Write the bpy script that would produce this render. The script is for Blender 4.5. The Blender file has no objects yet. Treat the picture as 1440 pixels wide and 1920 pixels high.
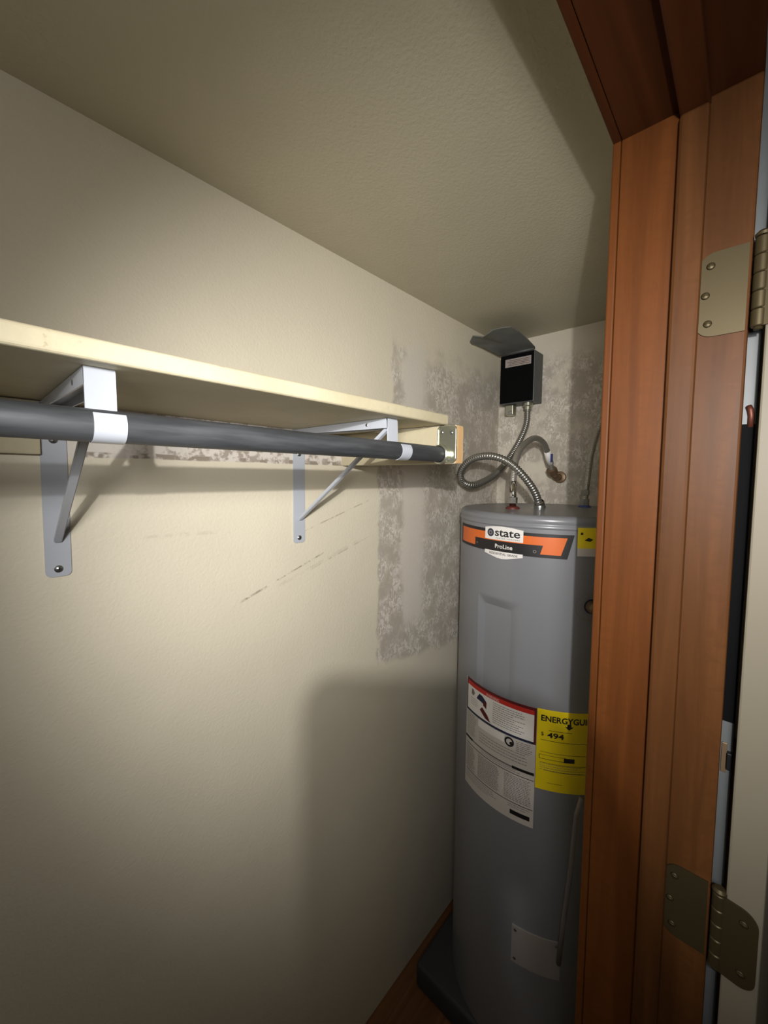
import bpy, bmesh, math, random
from mathutils import Vector, Matrix
random.seed(4)
PI = math.pi
sc = bpy.context.scene
C = sc.collection

# ------------------------------------------------------------------ camera
# back wall is the plane y = 0.81, x runs along it to the right, floor z = 0
EYE = Vector((0, 0, 1.747))
R_AX = Vector((0.67649794, -0.73639025, 0.00894108))
U_AX = Vector((0.0409207, 0.04970909, 0.9979251))
F_AX = Vector((0.73530677, 0.67472839, -0.0637617))
cam_d = bpy.data.cameras.new('camera')
cam = bpy.data.objects.new('camera', cam_d)
C.objects.link(cam)
m = Matrix.Identity(4)
for i in range(3):
    m[i][0] = R_AX[i]; m[i][1] = U_AX[i]; m[i][2] = -F_AX[i]; m[i][3] = EYE[i]
cam.matrix_world = m
cam_d.sensor_width = 36
cam_d.lens = 36 * 737.65 / 1920
cam_d.shift_y = -19.5 / 1920
cam_d.clip_start = 0.004
sc.camera = cam

# ------------------------------------------------------------------ world, light, exposure
w = bpy.data.worlds.new('world'); sc.world = w; w.use_nodes = True
w.node_tree.nodes['Background'].inputs[0].default_value = (0.9, 0.95, 1.0, 1)
w.node_tree.nodes['Background'].inputs[1].default_value = 0.004
LAMP = Vector((-0.146, -0.128, 1.903))          # small torch held above and behind the camera
LAMP_DIR = Vector((0.8076, 0.5550, -0.1994))    # beam axis
LAMP_W = 40                                     # small bright core
SOFT_FILL_W = 46                                # added soft fill that lifts the shadows, no part of the torch
LAMP_SPILL_W = 7
LAMP_CONE = 94
sc.view_settings.view_transform = 'Standard'
sc.view_settings.look = 'None'
sc.view_settings.gamma = 1
sc.view_settings.use_curve_mapping = False
sc.view_settings.exposure = 0.0

def lin(r, g, b):
    f = lambda c: (c / 255 / 12.92) if c / 255 <= 0.04045 else ((c / 255 + 0.055) / 1.055) ** 2.4
    return (f(r), f(g), f(b), 1)

# ------------------------------------------------------------------ node helper
class G:
    def __init__(s, name, rough=0.6, metal=0.0, col=(0.5, 0.5, 0.5, 1), spec=None, coat=0):
        s.m = bpy.data.materials.new(name); s.m.use_nodes = True
        s.t = s.m.node_tree; s.b = s.t.nodes['Principled BSDF']
        s.b.inputs['Base Color'].default_value = col
        s.b.inputs['Roughness'].default_value = rough
        s.b.inputs['Metallic'].default_value = metal
        if spec is not None: s.b.inputs['Specular IOR Level'].default_value = spec
        if coat: s.b.inputs['Coat Weight'].default_value = coat; s.b.inputs['Coat Roughness'].default_value = 0.15
        s._co = None
    def n(s, t): return s.t.nodes.new(t)
    def link(s, a, b): s.t.links.new(a, b)
    def put(s, inp, v):
        if isinstance(v, bpy.types.NodeSocket): s.link(v, inp)
        else: inp.default_value = v
    def co(s):
        if s._co is None: s._co = s.n('ShaderNodeTexCoord').outputs['Object']
        return s._co
    def xyz(s, v=None):
        q = s.n('ShaderNodeSeparateXYZ'); s.link(v or s.co(), q.inputs[0]); return q.outputs
    def math(s, op, a, b=0.0, c=None, clamp=False):
        q = s.n('ShaderNodeMath'); q.operation = op; q.use_clamp = clamp
        s.put(q.inputs[0], a); s.put(q.inputs[1], b)
        if c is not None: s.put(q.inputs[2], c)
        return q.outputs[0]
    def step(s, v, a, b):                       # smooth 0 at a -> 1 at b
        q = s.n('ShaderNodeMapRange'); q.interpolation_type = 'SMOOTHSTEP'
        s.put(q.inputs['Value'], v)
        if a < b:
            q.inputs['From Min'].default_value = a; q.inputs['From Max'].default_value = b
            q.inputs['To Min'].default_value = 0; q.inputs['To Max'].default_value = 1
        else:
            q.inputs['From Min'].default_value = b; q.inputs['From Max'].default_value = a
            q.inputs['To Min'].default_value = 1; q.inputs['To Max'].default_value = 0
        return q.outputs[0]
    def mul(s, *a):
        r = a[0]
        for x in a[1:]: r = s.math('MULTIPLY', r, x)
        return r
    def noise(s, scale, detail=3, rough=0.55, stretch=None, dist=0.0):
        q = s.n('ShaderNodeTexNoise'); q.inputs['Scale'].default_value = scale
        q.inputs['Detail'].default_value = detail; q.inputs['Roughness'].default_value = rough
        q.inputs['Distortion'].default_value = dist
        v = s.co()
        if stretch:
            mp = s.n('ShaderNodeMapping'); mp.inputs['Scale'].default_value = stretch
            s.link(v, mp.inputs[0]); v = mp.outputs[0]
        s.link(v, q.inputs['Vector']); return q.outputs['Fac']
    def mix(s, f, a, b):
        q = s.n('ShaderNodeMix'); q.data_type = 'RGBA'
        s.put(q.inputs[0], f); s.put(q.inputs[6], a); s.put(q.inputs[7], b); return q.outputs[2]
    def col(s, v): s.put(s.b.inputs['Base Color'], v); return s
    def rough(s, v): s.put(s.b.inputs['Roughness'], v); return s
    def bump(s, h, strength=0.2, dist=0.002):
        q = s.n('ShaderNodeBump'); q.inputs['Strength'].default_value = strength
        q.inputs['Distance'].default_value = dist
        s.put(q.inputs['Height'], h); s.link(q.outputs[0], s.b.inputs['Normal']); return s

def plain(name, rgb, rough=0.6, metal=0.0, spec=None, coat=0, var=0.08, scale=40):
    g = G(name, rough, metal, lin(*rgb), spec, coat)
    c = lin(*rgb); d = tuple(x * (1 - var) for x in c[:3]) + (1,); e = tuple(min(1, x * (1 + var)) for x in c[:3]) + (1,)
    g.col(g.mix(g.noise(scale), d, e))
    return g.m

# ------------------------------------------------------------------ materials
CREAM = lin(219, 210, 188)
def paint(name, rgb, peel=0.25, rough=0.55):
    g = G(name, rough, 0, lin(*rgb))
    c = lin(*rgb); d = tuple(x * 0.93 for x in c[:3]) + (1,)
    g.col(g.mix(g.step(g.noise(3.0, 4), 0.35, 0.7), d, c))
    g.bump(g.noise(170, 2, 0.5), peel, 0.002)
    return g
M = {}
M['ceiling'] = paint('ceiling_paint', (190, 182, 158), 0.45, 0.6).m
M['wall'] = paint('wall_paint', (219, 210, 188)).m
M['room_wall'] = paint('room_wall_paint', (206, 202, 192)).m

def back_wall_mat(name, axis):
    """cream paint with bare, skim-coated and scraped drywall showing in patches"""
    g = G(name, 0.6)
    o = g.xyz(); X, Y, Z = o[0], o[1], o[2]
    big = g.noise(2.5, 4)
    c = lin(219, 210, 188); d = tuple(x * 0.94 for x in c[:3]) + (1,)
    base = g.mix(g.step(big, 0.35, 0.7), d, c)
    mud = lin(212, 204, 192)
    wob = g.math('SUBTRACT', g.noise(14, 3), 0.5)
    fine = g.noise(150, 3, 0.6, None, 0.6)
    swirl = g.noise(70, 5, 0.7, (1, 1, 0.6), 1.6)
    cover = g.step(g.noise(18, 3), 0.35, 0.62)
    mott = g.mix(g.mul(g.step(swirl, 0.42, 0.58), cover), lin(180, 171, 157), lin(222, 214, 203))
    if axis == 'back':
        xl = g.math('ADD', X, g.mul(wob, 0.05))
        xl = g.math('SUBTRACT', xl, g.mul(g.step(Z, 1.78, 1.92), 0.055))
        a = g.step(xl, 0.853, 0.866)
        zb = g.math('ADD', Z, g.math('ADD', g.mul(X, 0.14), g.mul(wob, 0.06)))
        a = g.mul(a, g.step(zb, 1.275, 1.305), g.step(g.math('ADD', Z, g.mul(wob, 0.25)), 2.22, 2.08))
        xm = g.math('ADD', X, g.mul(wob, 0.07))
        smooth = g.mul(g.step(xm, 0.955, 0.985), g.step(xm, 1.12, 1.06))
        smooth = g.math('MULTIPLY', smooth, g.step(zb, 1.36, 1.44))
        pat = g.mix(smooth, mott, mud)
        # lower, paler repair beneath the scraped area
        a2 = g.mul(g.step(xl, 0.90, 1.05), g.step(zb, 1.31, 1.27))
        base = g.mix(g.math('MULTIPLY', a2, 0.3), base, mud)
        colr = g.mix(a, base, pat)
        # strip left bare where a ledger was pulled off under the shelf
        zw = g.math('ADD', Z, g.mul(wob, 0.006))
        bs = g.mul(g.step(X, 0.122, 0.126), g.step(X, 0.86, 0.80), g.step(zw, 1.7735, 1.7765), g.step(Z, 1.866, 1.862))
        spots = g.mul(g.step(g.noise(60, 4, 0.6), 0.46, 0.6), g.step(X, 0.15, 0.30))
        rag = g.mul(g.step(zw, 1.786, 1.783), g.step(g.noise(45, 2), 0.45, 0.55))
        bare = g.mix(g.math('MAXIMUM', g.mul(spots, 0.8), rag), lin(212, 204, 194), lin(146, 134, 120))
        colr = g.mix(bs, colr, bare)
        # long diagonal scuffs
        for (x0, z0, sl, x1, wd, st) in ((0.415, 1.466, 0.338, 0.68, 0.0036, 0.6), (0.56, 1.60, 0.30, 0.84, 0.0024, 0.4), (0.22, 1.632, -0.03, 0.42, 0.005, 0.14), (0.60, 1.505, 0.30, 0.84, 0.002, 0.3), (0.50, 1.48, 0.30, 0.80, 0.007, 0.14)):
            dz = g.math('ABSOLUTE', g.math('SUBTRACT', g.math('SUBTRACT', Z, z0), g.mul(g.math('SUBTRACT', X, x0), sl)))
            dz = g.math('ADD', dz, g.mul(wob, 0.004))
            k = g.mul(g.step(dz, wd, wd * 0.3), g.step(X, x0 - 0.005, x0 + 0.01), g.step(X, x1, x1 - 0.06), g.step(g.noise(38, 4, 0.7), 0.42, 0.6), st)
            colr = g.mix(k, colr, lin(112, 98, 84))
    else:
        k = g.step(g.math('ADD', g.noise(5, 3), g.mul(wob, 0.3)), 0.36, 0.5)
        k = g.mul(k, g.step(Z, 2.27, 2.16))
        base = g.mix(0.5, base, mud)
        colr = g.mix(k, base, mott)
    g.col(colr)
    g.bump(g.math('ADD', g.noise(170, 2, 0.5), g.mul(fine, 0.6)), 0.3, 0.002)
    return g.m
M['wall_back'] = back_wall_mat('scraped_wall_paint', 'back')
M['wall_end'] = back_wall_mat('scraped_end_wall_paint', 'end')

def wood(name, light, dark, rough=0.42, axis=2, coat=0.12, figure=0.4, spec=0.3):
    g = G(name, rough, 0, lin(*light), spec, coat)
    st = [30, 30, 30]; st[axis] = 1.6
    grain = g.noise(1.0, 6, 0.6, tuple(st), 0.5)
    fig = g.noise(10, 4, 0.55, (1, 1.4, 2.6), 3.5)
    c = g.mix(g.step(grain, 0.3, 0.72), lin(*dark), lin(*light))
    d2 = tuple(x * 0.72 for x in lin(*light)[:3]) + (1,)
    c = g.mix(g.mul(g.step(fig, 0.45, 0.6), figure), c, d2)
    g.col(c)
    g.rough(g.math('ADD', rough - 0.05, g.mul(grain, 0.12)))
    g.bump(grain, 0.08, 0.001)
    return g.m
M['jamb'] = wood('brown_stained_wood', (88, 54, 27), (66, 39, 18), 0.45, 2, 0.0, 0.45, 0.16)
M['jamb_orange'] = wood('jamb_wood_gloss_tint', (96, 54, 22), (76, 40, 14), 0.5, 2, 0.0, 0.35, 0.15)  # same wood as the jamb; its different gloss is put into the orange colour
M['jamb_head'] = wood('brown_stained_wood_across', (76, 40, 18), (58, 29, 12), 0.55, 0, 0.0, 0.2, 0.12)
M['pine'] = wood('raw_pine_end', (226, 190, 140), (200, 160, 112), 0.6, 2, 0.0, 0.1)
def shelf_mat():
    g = G('cream_shelf_paint', 0.55, 0, lin(200, 190, 160), 0.3)
    c = g.mix(g.step(g.noise(5, 4), 0.4, 0.7), lin(182, 172, 143), lin(196, 186, 157))
    c = g.mix(g.mul(g.step(g.noise(60, 3, 0.7), 0.64, 0.74), 0.4), c, lin(140, 122, 90))
    g.col(c); g.bump(g.noise(90, 3), 0.25, 0.002)
    return g.m
M['shelf'] = shelf_mat()
def rod_mat():
    g = G('galvanised_pipe', 0.5, 0.45)
    st = g.noise(1.0, 5, 0.6, (6, 60, 60))
    bl = g.noise(16, 3, 0.5, (1, 1, 1))
    g.col(g.mix(g.step(st, 0.35, 0.7), lin(64, 66, 69), lin(90, 92, 95)))
    g.rough(g.math('ADD', 0.36, g.mul(bl, 0.3)))
    return g.m
M['rod'] = rod_mat()
M['white'] = plain('white_enamel', (178, 182, 190), 0.3, 0, None, 0.2, 0.02)
M['screw'] = plain('zinc_screw', (170, 172, 172), 0.3, 0.95)
M['plate'] = plain('zinc_plate', (178, 178, 160), 0.28, 0.85, None, 0, 0.1, 20)
M['chrome'] = plain('chrome', (210, 208, 204), 0.12, 1.0)
M['copper'] = plain('copper', (96, 52, 38), 0.5, 0.5)
M['red'] = plain('red_plastic_ring', (96, 38, 30), 0.5)
M['flex'] = plain('galvanised_flex', (150, 148, 142), 0.36, 0.85)
M['braid'] = plain('braided_steel', (176, 172, 164), 0.38, 0.75, None, 0, 0.3, 260)
M['nut'] = plain('dull_brass_nut', (130, 108, 84), 0.45, 0.6)
M['tank'] = plain('grey_tank_enamel', (122, 123, 127), 0.34, 0.0, None, 0.15, 0.02, 8)
M['tank_low'] = M['tank']
M['black'] = plain('black_plastic', (14, 14, 15), 0.5)
M['deepblack'] = plain('matt_black_rubber', (5, 5, 6), 0.8, 0, 0.1)
M['boxgrey'] = plain('dark_grey_box_metal', (84, 86, 86), 0.5, 0.2)
M['lid'] = plain('dark_grey_lid_metal', (112, 114, 110), 0.5, 0.2, None, 0, 0.25, 30)
M['greylabel'] = plain('faded_sticker', (150, 142, 136), 0.6, 0, None, 0, 0.35, 90)
M['p_white'] = plain('sticker_white', (226, 222, 218), 0.5, 0, None, 0, 0.02)
M['p_pale'] = plain('sticker_pale_grey', (196, 190, 184), 0.5, 0, None, 0, 0.03)
M['cover_grey'] = plain('grey_cover_plate', (150, 145, 140), 0.5, 0, None, 0, 0.03)
M['p_black'] = plain('print_black', (24, 22, 24), 0.5)
M['p_orange'] = plain('print_orange', (216, 104, 36), 0.45)
M['p_red'] = plain('print_red', (186, 44, 34), 0.5)
M['p_maroon'] = plain('print_maroon', (86, 20, 22), 0.5)
M['p_navy'] = plain('print_navy', (32, 38, 64), 0.5)
M['p_grey'] = plain('print_grey', (120, 114, 112), 0.5)
M['p_yellow'] = plain('sticker_yellow', (236, 210, 18), 0.5, 0, None, 0, 0.03)
M['p_blue'] = plain('print_blue', (70, 84, 150), 0.5)
M['hinge'] = plain('satin_nickel_brass', (72, 62, 40), 0.5, 0.6, None, 0, 0.06, 30)
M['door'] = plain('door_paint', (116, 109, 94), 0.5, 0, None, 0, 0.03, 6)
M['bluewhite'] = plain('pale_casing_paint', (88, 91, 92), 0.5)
M['platform'] = plain('dark_grey_stand', (58, 60, 62), 0.6)
M['floor'] = wood('brown_floor_boards', (134, 92, 56), (98, 62, 36), 0.5, 0, 0.1, 0.2)
M['phone'] = plain('phone_case', (26, 26, 30), 0.5)
M['glass'] = plain('phone_glass', (10, 10, 12), 0.12)
M['torch'] = plain('torch_aluminium', (40, 40, 42), 0.4, 0.6)

# ------------------------------------------------------------------ mesh helpers
def new_obj(name, me, mat, parent=None, smooth=False):
    o = bpy.data.objects.new(name, me); C.objects.link(o)
    if mat is not None and not me.materials: me.materials.append(mat)
    if smooth:
        for p in me.polygons: p.use_smooth = True
    if parent: o.parent = parent
    return o
def bm_obj(name, bm, mat, parent=None, smooth=False):
    me = bpy.data.meshes.new(name); bmesh.ops.recalc_face_normals(bm, faces=bm.faces)
    bm.to_mesh(me); bm.free()
    return new_obj(name, me, mat, parent, smooth)
def thing(name, label, cat, loc=(0, 0, 0), group=None):
    o = bpy.data.objects.new(name, None); C.objects.link(o); o.location = loc
    o.empty_display_size = 0.05
    return tag(o, label, cat, group)
def tag(o, label, cat, group=None, kind=None):
    if label: o['label'] = label
    if cat: o['category'] = cat
    if group: o['group'] = group
    if kind: o['kind'] = kind
    return o
def add_box(bm, a, b, bev=0.0, seg=2):
    vs = [bm.verts.new((x, y, z)) for x in (a[0], b[0]) for y in (a[1], b[1]) for z in (a[2], b[2])]
    fs = [(0, 1, 3, 2), (4, 6, 7, 5), (0, 4, 5, 1), (2, 3, 7, 6), (0, 2, 6, 4), (1, 5, 7, 3)]
    faces = [bm.faces.new([vs[i] for i in f]) for f in fs]
    if bev > 0:
        es = list({e for f in faces for e in f.edges})
        bmesh.ops.bevel(bm, geom=es, offset=bev, segments=seg, affect='EDGES', profile=0.5)
def box(name, a, b, mat, parent=None, bev=0.0, seg=2):
    off = parent_off(parent)
    bm = bmesh.new(); add_box(bm, Vector(a) - off, Vector(b) - off, bev, seg)
    return bm_obj(name, bm, mat, parent)
def parent_off(p):
    v = Vector((0, 0, 0))
    while p is not None: v += p.location; p = p.parent
    return v
def prism(name, pts, dvec, mat, parent=None, bev=0.0):
    """polygon pts (3d) extruded by dvec"""
    off = parent_off(parent); bm = bmesh.new(); d = Vector(dvec)
    lo = [bm.verts.new(Vector(p) - off) for p in pts]; hi = [bm.verts.new(Vector(p) - off + d) for p in pts]
    f = [bm.faces.new(lo), bm.faces.new(hi[::-1])]
    n = len(pts)
    for i in range(n): bm.faces.new((lo[i], lo[(i + 1) % n], hi[(i + 1) % n], hi[i]))
    bmesh.ops.recalc_face_normals(bm, faces=bm.faces)
    if bev: bmesh.ops.bevel(bm, geom=[e for e in bm.edges], offset=bev, segments=2, affect='EDGES', profile=0.5)
    return bm_obj(name, bm, mat, parent)
def catmull(pts, step=0.004):
    P = [Vector(p) for p in pts]; P = [2 * P[0] - P[1]] + P + [2 * P[-1] - P[-2]]
    out = []
    for i in range(1, len(P) - 2):
        a, b, c, d = P[i - 1], P[i], P[i + 1], P[i + 2]
        n = max(2, int((c - b).length / step))
        for k in range(n):
            t = k / n
            out.append(0.5 * ((2 * b) + (c - a) * t + (2 * a - 5 * b + 4 * c - d) * t * t + (3 * b - a - 3 * c + d) * t ** 3))
    out.append(P[-2]); return out
def resample(pts, step):
    L = [0]
    for a, b in zip(pts, pts[1:]): L.append(L[-1] + (b - a).length)
    n = max(2, int(L[-1] / step)); out = []; j = 0
    for k in range(n + 1):
        s = L[-1] * k / n
        while j < len(L) - 2 and L[j + 1] < s: j += 1
        t = (s - L[j]) / max(1e-9, L[j + 1] - L[j]); out.append(pts[j].lerp(pts[j + 1], t))
    return out
def add_tube(bm, pts, rad, seg=12, cap=True):
    """rad: number or function(i)"""
    pts = [Vector(p) for p in pts]; rings = []
    t0 = (pts[1] - pts[0]).normalized(); up = Vector((0, 0, 1)) if abs(t0.z) < 0.9 else Vector((1, 0, 0))
    nrm = t0.cross(up).normalized()
    for i, p in enumerate(pts):
        t = (pts[min(i + 1, len(pts) - 1)] - pts[max(i - 1, 0)]).normalized()
        nrm = (nrm - t * nrm.dot(t)).normalized(); bn = t.cross(nrm)
        r = rad(i) if callable(rad) else rad
        rings.append([bm.verts.new(p + (nrm * math.cos(2 * PI * k / seg) + bn * math.sin(2 * PI * k / seg)) * r) for k in range(seg)])
    for a, b in zip(rings, rings[1:]):
        for k in range(seg): bm.faces.new((a[k], a[(k + 1) % seg], b[(k + 1) % seg], b[k]))
    if cap: bm.faces.new(rings[0][::-1]); bm.faces.new(rings[-1])
def tube(name, pts, rad, mat, parent=None, seg=12, smooth=True):
    off = parent_off(parent); bm = bmesh.new(); add_tube(bm, [Vector(p) - off for p in pts], rad, seg)
    o = bm_obj(name, bm, mat, parent, smooth)
    return o
def lathe(name, prof, centre, mat, parent=None, seg=48, axis=(0, 0, 1), smooth=True, sharp=35):
    """prof = [(r, h)] around axis through centre"""
    off = parent_off(parent); bm = bmesh.new(); A = Vector(axis).normalized()
    q = Vector((0, 0, 1)).rotation_difference(A); c = Vector(centre) - off; rings = []
    for r, h in prof:
        if r <= 1e-6: rings.append([bm.verts.new(c + q @ Vector((0, 0, h)))])
        else: rings.append([bm.verts.new(c + q @ Vector((r * math.cos(2 * PI * k / seg), r * math.sin(2 * PI * k / seg), h))) for k in range(seg)])
    for a, b in zip(rings, rings[1:]):
        for k in range(seg):
            k2 = (k + 1) % seg
            if len(a) == 1 and len(b) == 1: continue
            if len(a) == 1: bm.faces.new((a[0], b[k2], b[k]))
            elif len(b) == 1: bm.faces.new((a[k], a[k2], b[0]))
            else: bm.faces.new((a[k], a[k2], b[k2], b[k]))
    o = bm_obj(name, bm, mat, parent, smooth)
    if smooth: o.data.set_sharp_from_angle(angle=math.radians(sharp))
    return o
def flat_smooth(o, ang=35):
    for p in o.data.polygons: p.use_smooth = True
    o.data.set_sharp_from_angle(angle=math.radians(ang)); return o
def rounded_rect(w, h, r, corners=(1, 1, 1, 1), n=6):
    """2d outline centred at 0; corners bl, br, tr, tl"""
    out = []
    for (sx, sy, a0, c) in ((-1, -1, PI, corners[0]), (1, -1, 1.5 * PI, corners[1]), (1, 1, 0, corners[2]), (-1, 1, 0.5 * PI, corners[3])):
        cx, cy = sx * (w / 2 - r), sy * (h / 2 - r)
        if not c: out.append((sx * w / 2, sy * h / 2)); continue
        for k in range(n + 1):
            a = a0 + k / n * PI / 2; out.append((cx + r * math.cos(a), cy + r * math.sin(a)))
    return out

# ------------------------------------------------------------------ room shell
CEIL = 2.32; XE = 1.62; YB = 0.81
JX = 0.648; JY0 = 0.007; JY1 = 0.162; HZ = 2.218; LX = -0.40
def struct(o, label, cat): return tag(o, label, cat, None, 'structure')
struct(box('floor', (-2.4, -2.6, -0.06), (3.6, 0.95, 0.0), M['floor']), 'dark brown board floor in the bottom corner beside the heater', 'floor')
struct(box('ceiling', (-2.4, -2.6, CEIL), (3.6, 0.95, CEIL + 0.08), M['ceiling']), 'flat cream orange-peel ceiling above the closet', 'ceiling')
struct(box('wall_back', (-1.0, YB, 0), (XE + 0.1, YB + 0.1, CEIL), M['wall_back']), 'long cream wall behind shelf with scraped grey patch by heater', 'wall')
struct(box('wall_right', (XE, JY1 - 0.005, 0), (XE + 0.1, YB, CEIL), M['wall_end']), 'scraped end wall behind the water heater and black box', 'wall')
struct(box('wall_left', (-1.0, JY1, 0), (-0.9, YB, CEIL), M['wall']), 'cream closet end wall at the left end of the shelf', 'wall')
bm = bmesh.new()
add_box(bm, (JX + 0.02, JY0 + 0.004, 0), (3.5, JY1 - 0.006, CEIL))
add_box(bm, (-2.4, JY0 + 0.004, 0), (LX - 0.02, JY1 - 0.006, CEIL))
add_box(bm, (LX - 0.02, JY0 + 0.004, HZ + 0.02), (JX + 0.02, JY1 - 0.006, CEIL))
struct(bm_obj('wall_front', bm, M['room_wall']), 'wall holding the closet doorway', 'wall')
struct(box('wall_far', (3.5, -2.5, 0), (3.6, 0.2, CEIL), M['room_wall']), 'pale room wall glimpsed through the hinge gap', 'wall')
struct(box('wall_room_left', (-2.4, -2.5, 0), (-2.3, JY1 - 0.006, CEIL), M['room_wall']), 'room wall left of the doorway', 'wall')
struct(box('wall_room_rear', (-2.4, -2.6, 0), (3.6, -2.5, CEIL), M['room_wall']), 'room wall facing the closet doorway', 'wall')

# door frame: right jamb, head, left jamb
def frame_piece(name, label, kind):
    t = thing(name, label, 'door frame'); t['kind'] = 'structure'
    S0, S1, SP, E0 = 0.054, 0.0845, 0.014, 0.151
    if kind == 'head':
        a, b = LX, JX
        box('jamb_board', (a - 0.02, JY0, HZ), (b + 0.02, S1, HZ + 0.02), M['jamb_head'], t, 0.0015)
        box('jamb_extension', (a - 0.02, S1, HZ), (b + 0.02, E0, HZ + 0.02), M['jamb_head'], t, 0.0015)
        box('edge_strip', (a - 0.02, E0 + 0.0006, HZ - 0.0008), (b + 0.02, JY1, HZ + 0.024), M['jamb_head'], t, 0.002)
        box('door_stop', (a, S0, HZ - SP), (b, S1, HZ), M['jamb_head'], t, 0.003)
    else:
        s = 1 if kind == 'right' else -1
        x = JX if s > 0 else LX
        f = lambda n, d0, d1, y0, y1, mt, bv, z1=HZ: box(n, (min(x + s * d0, x + s * d1), y0, 0), (max(x + s * d0, x + s * d1), y1, z1), mt, t, bv)
        f('jamb_board', 0, 0.02, JY0, S1, M['jamb'], 0.003)
        f('jamb_extension', 0.0005, 0.02, S1, E0, M['jamb_orange'], 0.0012)
        f('edge_strip', -0.0008, 0.024, E0 + 0.0006, JY1, M['jamb_orange'], 0.002)
        f('door_stop', -SP, 0, S0, S1, M['jamb'], 0.004, HZ - SP)
    return t
jamb_r = frame_piece('trim_1', 'brown stained wooden door jamb carrying two brass hinges', 'right')
frame_piece('trim_2', 'dark stained wooden head of the doorway overhead', 'head')
frame_piece('trim_3', 'stained wooden door jamb on the latch side', 'left')

# door, swung wide open into the room
PIN = Vector((0.6405, -0.0015, 0)); SWING = math.radians(172)
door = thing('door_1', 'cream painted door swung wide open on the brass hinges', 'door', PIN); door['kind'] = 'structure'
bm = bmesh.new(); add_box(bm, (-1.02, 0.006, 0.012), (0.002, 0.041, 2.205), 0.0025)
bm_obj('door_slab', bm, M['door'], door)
hb = bmesh.new(); add_tube(hb, [(-0.95, 0.041, 1.0), (-0.95, 0.075, 1.0)], 0.012); add_tube(hb, [(-0.95, 0.075, 1.0), (-0.95, 0.10, 1.0)], lambda i: 0.027)
bm_obj('door_knob', hb, M['hinge'], door, True)
door.rotation_euler = (0, 0, SWING)

def hinge_pin(z0, h, label):
    bm = bmesh.new(); add_tube(bm, [(0, 0, -0.003), (0, 0, h * 0.5), (0, 0, h + 0.004)], 0.0042, 16)
    o = bm_obj('hinge', bm, M['hinge'], jamb_r, True); o.location = (PIN.x, PIN.y, z0); o['label'] = label
    return o
def hinge(z0, label):
    h = 0.102; t = hinge_pin(z0, h, label)
    def leaf(rot, wl=0.047):
        bm = bmesh.new(); o2 = rounded_rect(wl, h, 0.017, (0, 1, 1, 0), 8)
        lo = [bm.verts.new((0.0, p[0], p[1] + h / 2)) for p in o2]; hi = [bm.verts.new((0.0026, p[0], p[1] + h / 2)) for p in o2]
        bm.faces.new(lo); bm.faces.new(hi[::-1]); n = len(o2)
        for i in range(n): bm.faces.new((lo[i], lo[(i + 1) % n], hi[(i + 1) % n], hi[i]))
        bmesh.ops.recalc_face_normals(bm, faces=bm.faces)
        bmesh.ops.translate(bm, verts=bm.verts, vec=rot[0])
        if rot[1]: bmesh.ops.rotate(bm, verts=bm.verts, cent=(0, 0, 0), matrix=Matrix.Rotation(rot[1], 3, 'Z'))
        l = bm_obj('leaf', bm, M['hinge'], t)
        for (sy, sz) in ((0.25 * wl, 0.016), (0.5 * wl - 0.008, 0.051), (0.25 * wl, 0.086)) if wl > 0.04 else ((0.004, 0.018), (0.004, 0.084)):
            sb = bmesh.new()
            bmesh.ops.create_cone(sb, cap_ends=True, segments=16, radius1=0.0046, radius2=0.0034, depth=0.0014, matrix=Matrix.Translation((0, 0, 0)) @ Matrix.Rotation(-PI / 2, 4, 'Y'))
            bmesh.ops.translate(sb, verts=sb.verts, vec=(-0.0006, sy, sz))
            add_box(sb, (-0.0016, sy - 0.0034, sz - 0.0006), (-0.0004, sy + 0.0034, sz + 0.0006))
            if rot[1] == 0: bmesh.ops.translate(sb, verts=sb.verts, vec=(rot[0][0], rot[0][1], 0))
            else:
                bmesh.ops.scale(sb, verts=sb.verts, vec=(-1, 1, 1)); bmesh.ops.translate(sb, verts=sb.verts, vec=(rot[0][0] + 0.0026, rot[0][1], 0))
                bmesh.ops.rotate(sb, verts=sb.verts, cent=(0, 0, 0), matrix=Matrix.Rotation(rot[1], 3, 'Z'))
            bm_obj('screw', sb, M['hinge'], t, True)
    leaf(((JX - 0.0026 - PIN.x, 0.035, 0), 0))
    leaf(((0.0022, 0.0205, 0), SWING), 0.035)
    for k in range(5):
        lathe('knuckle', [(0, 0), (0.0062, 0), (0.0072, 0.0012), (0.0072, h / 5 - 0.0018), (0.0062, h / 5 - 0.0006), (0, h / 5 - 0.0006)], (PIN.x, PIN.y, z0 + k * h / 5), M['hinge'], t, 20)
    lathe('pin_head', [(0, 0), (0.0076, 0), (0.008, 0.003), (0.005, 0.006), (0, 0.0068)], (PIN.x, PIN.y, z0 + h), M['hinge'], t, 20)
    return t
hinge(1.925, 'upper satin brass butt hinge on the brown jamb near the ceiling')
hinge(1.118, 'lower brass butt hinge in shadow beside the door edge')

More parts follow.
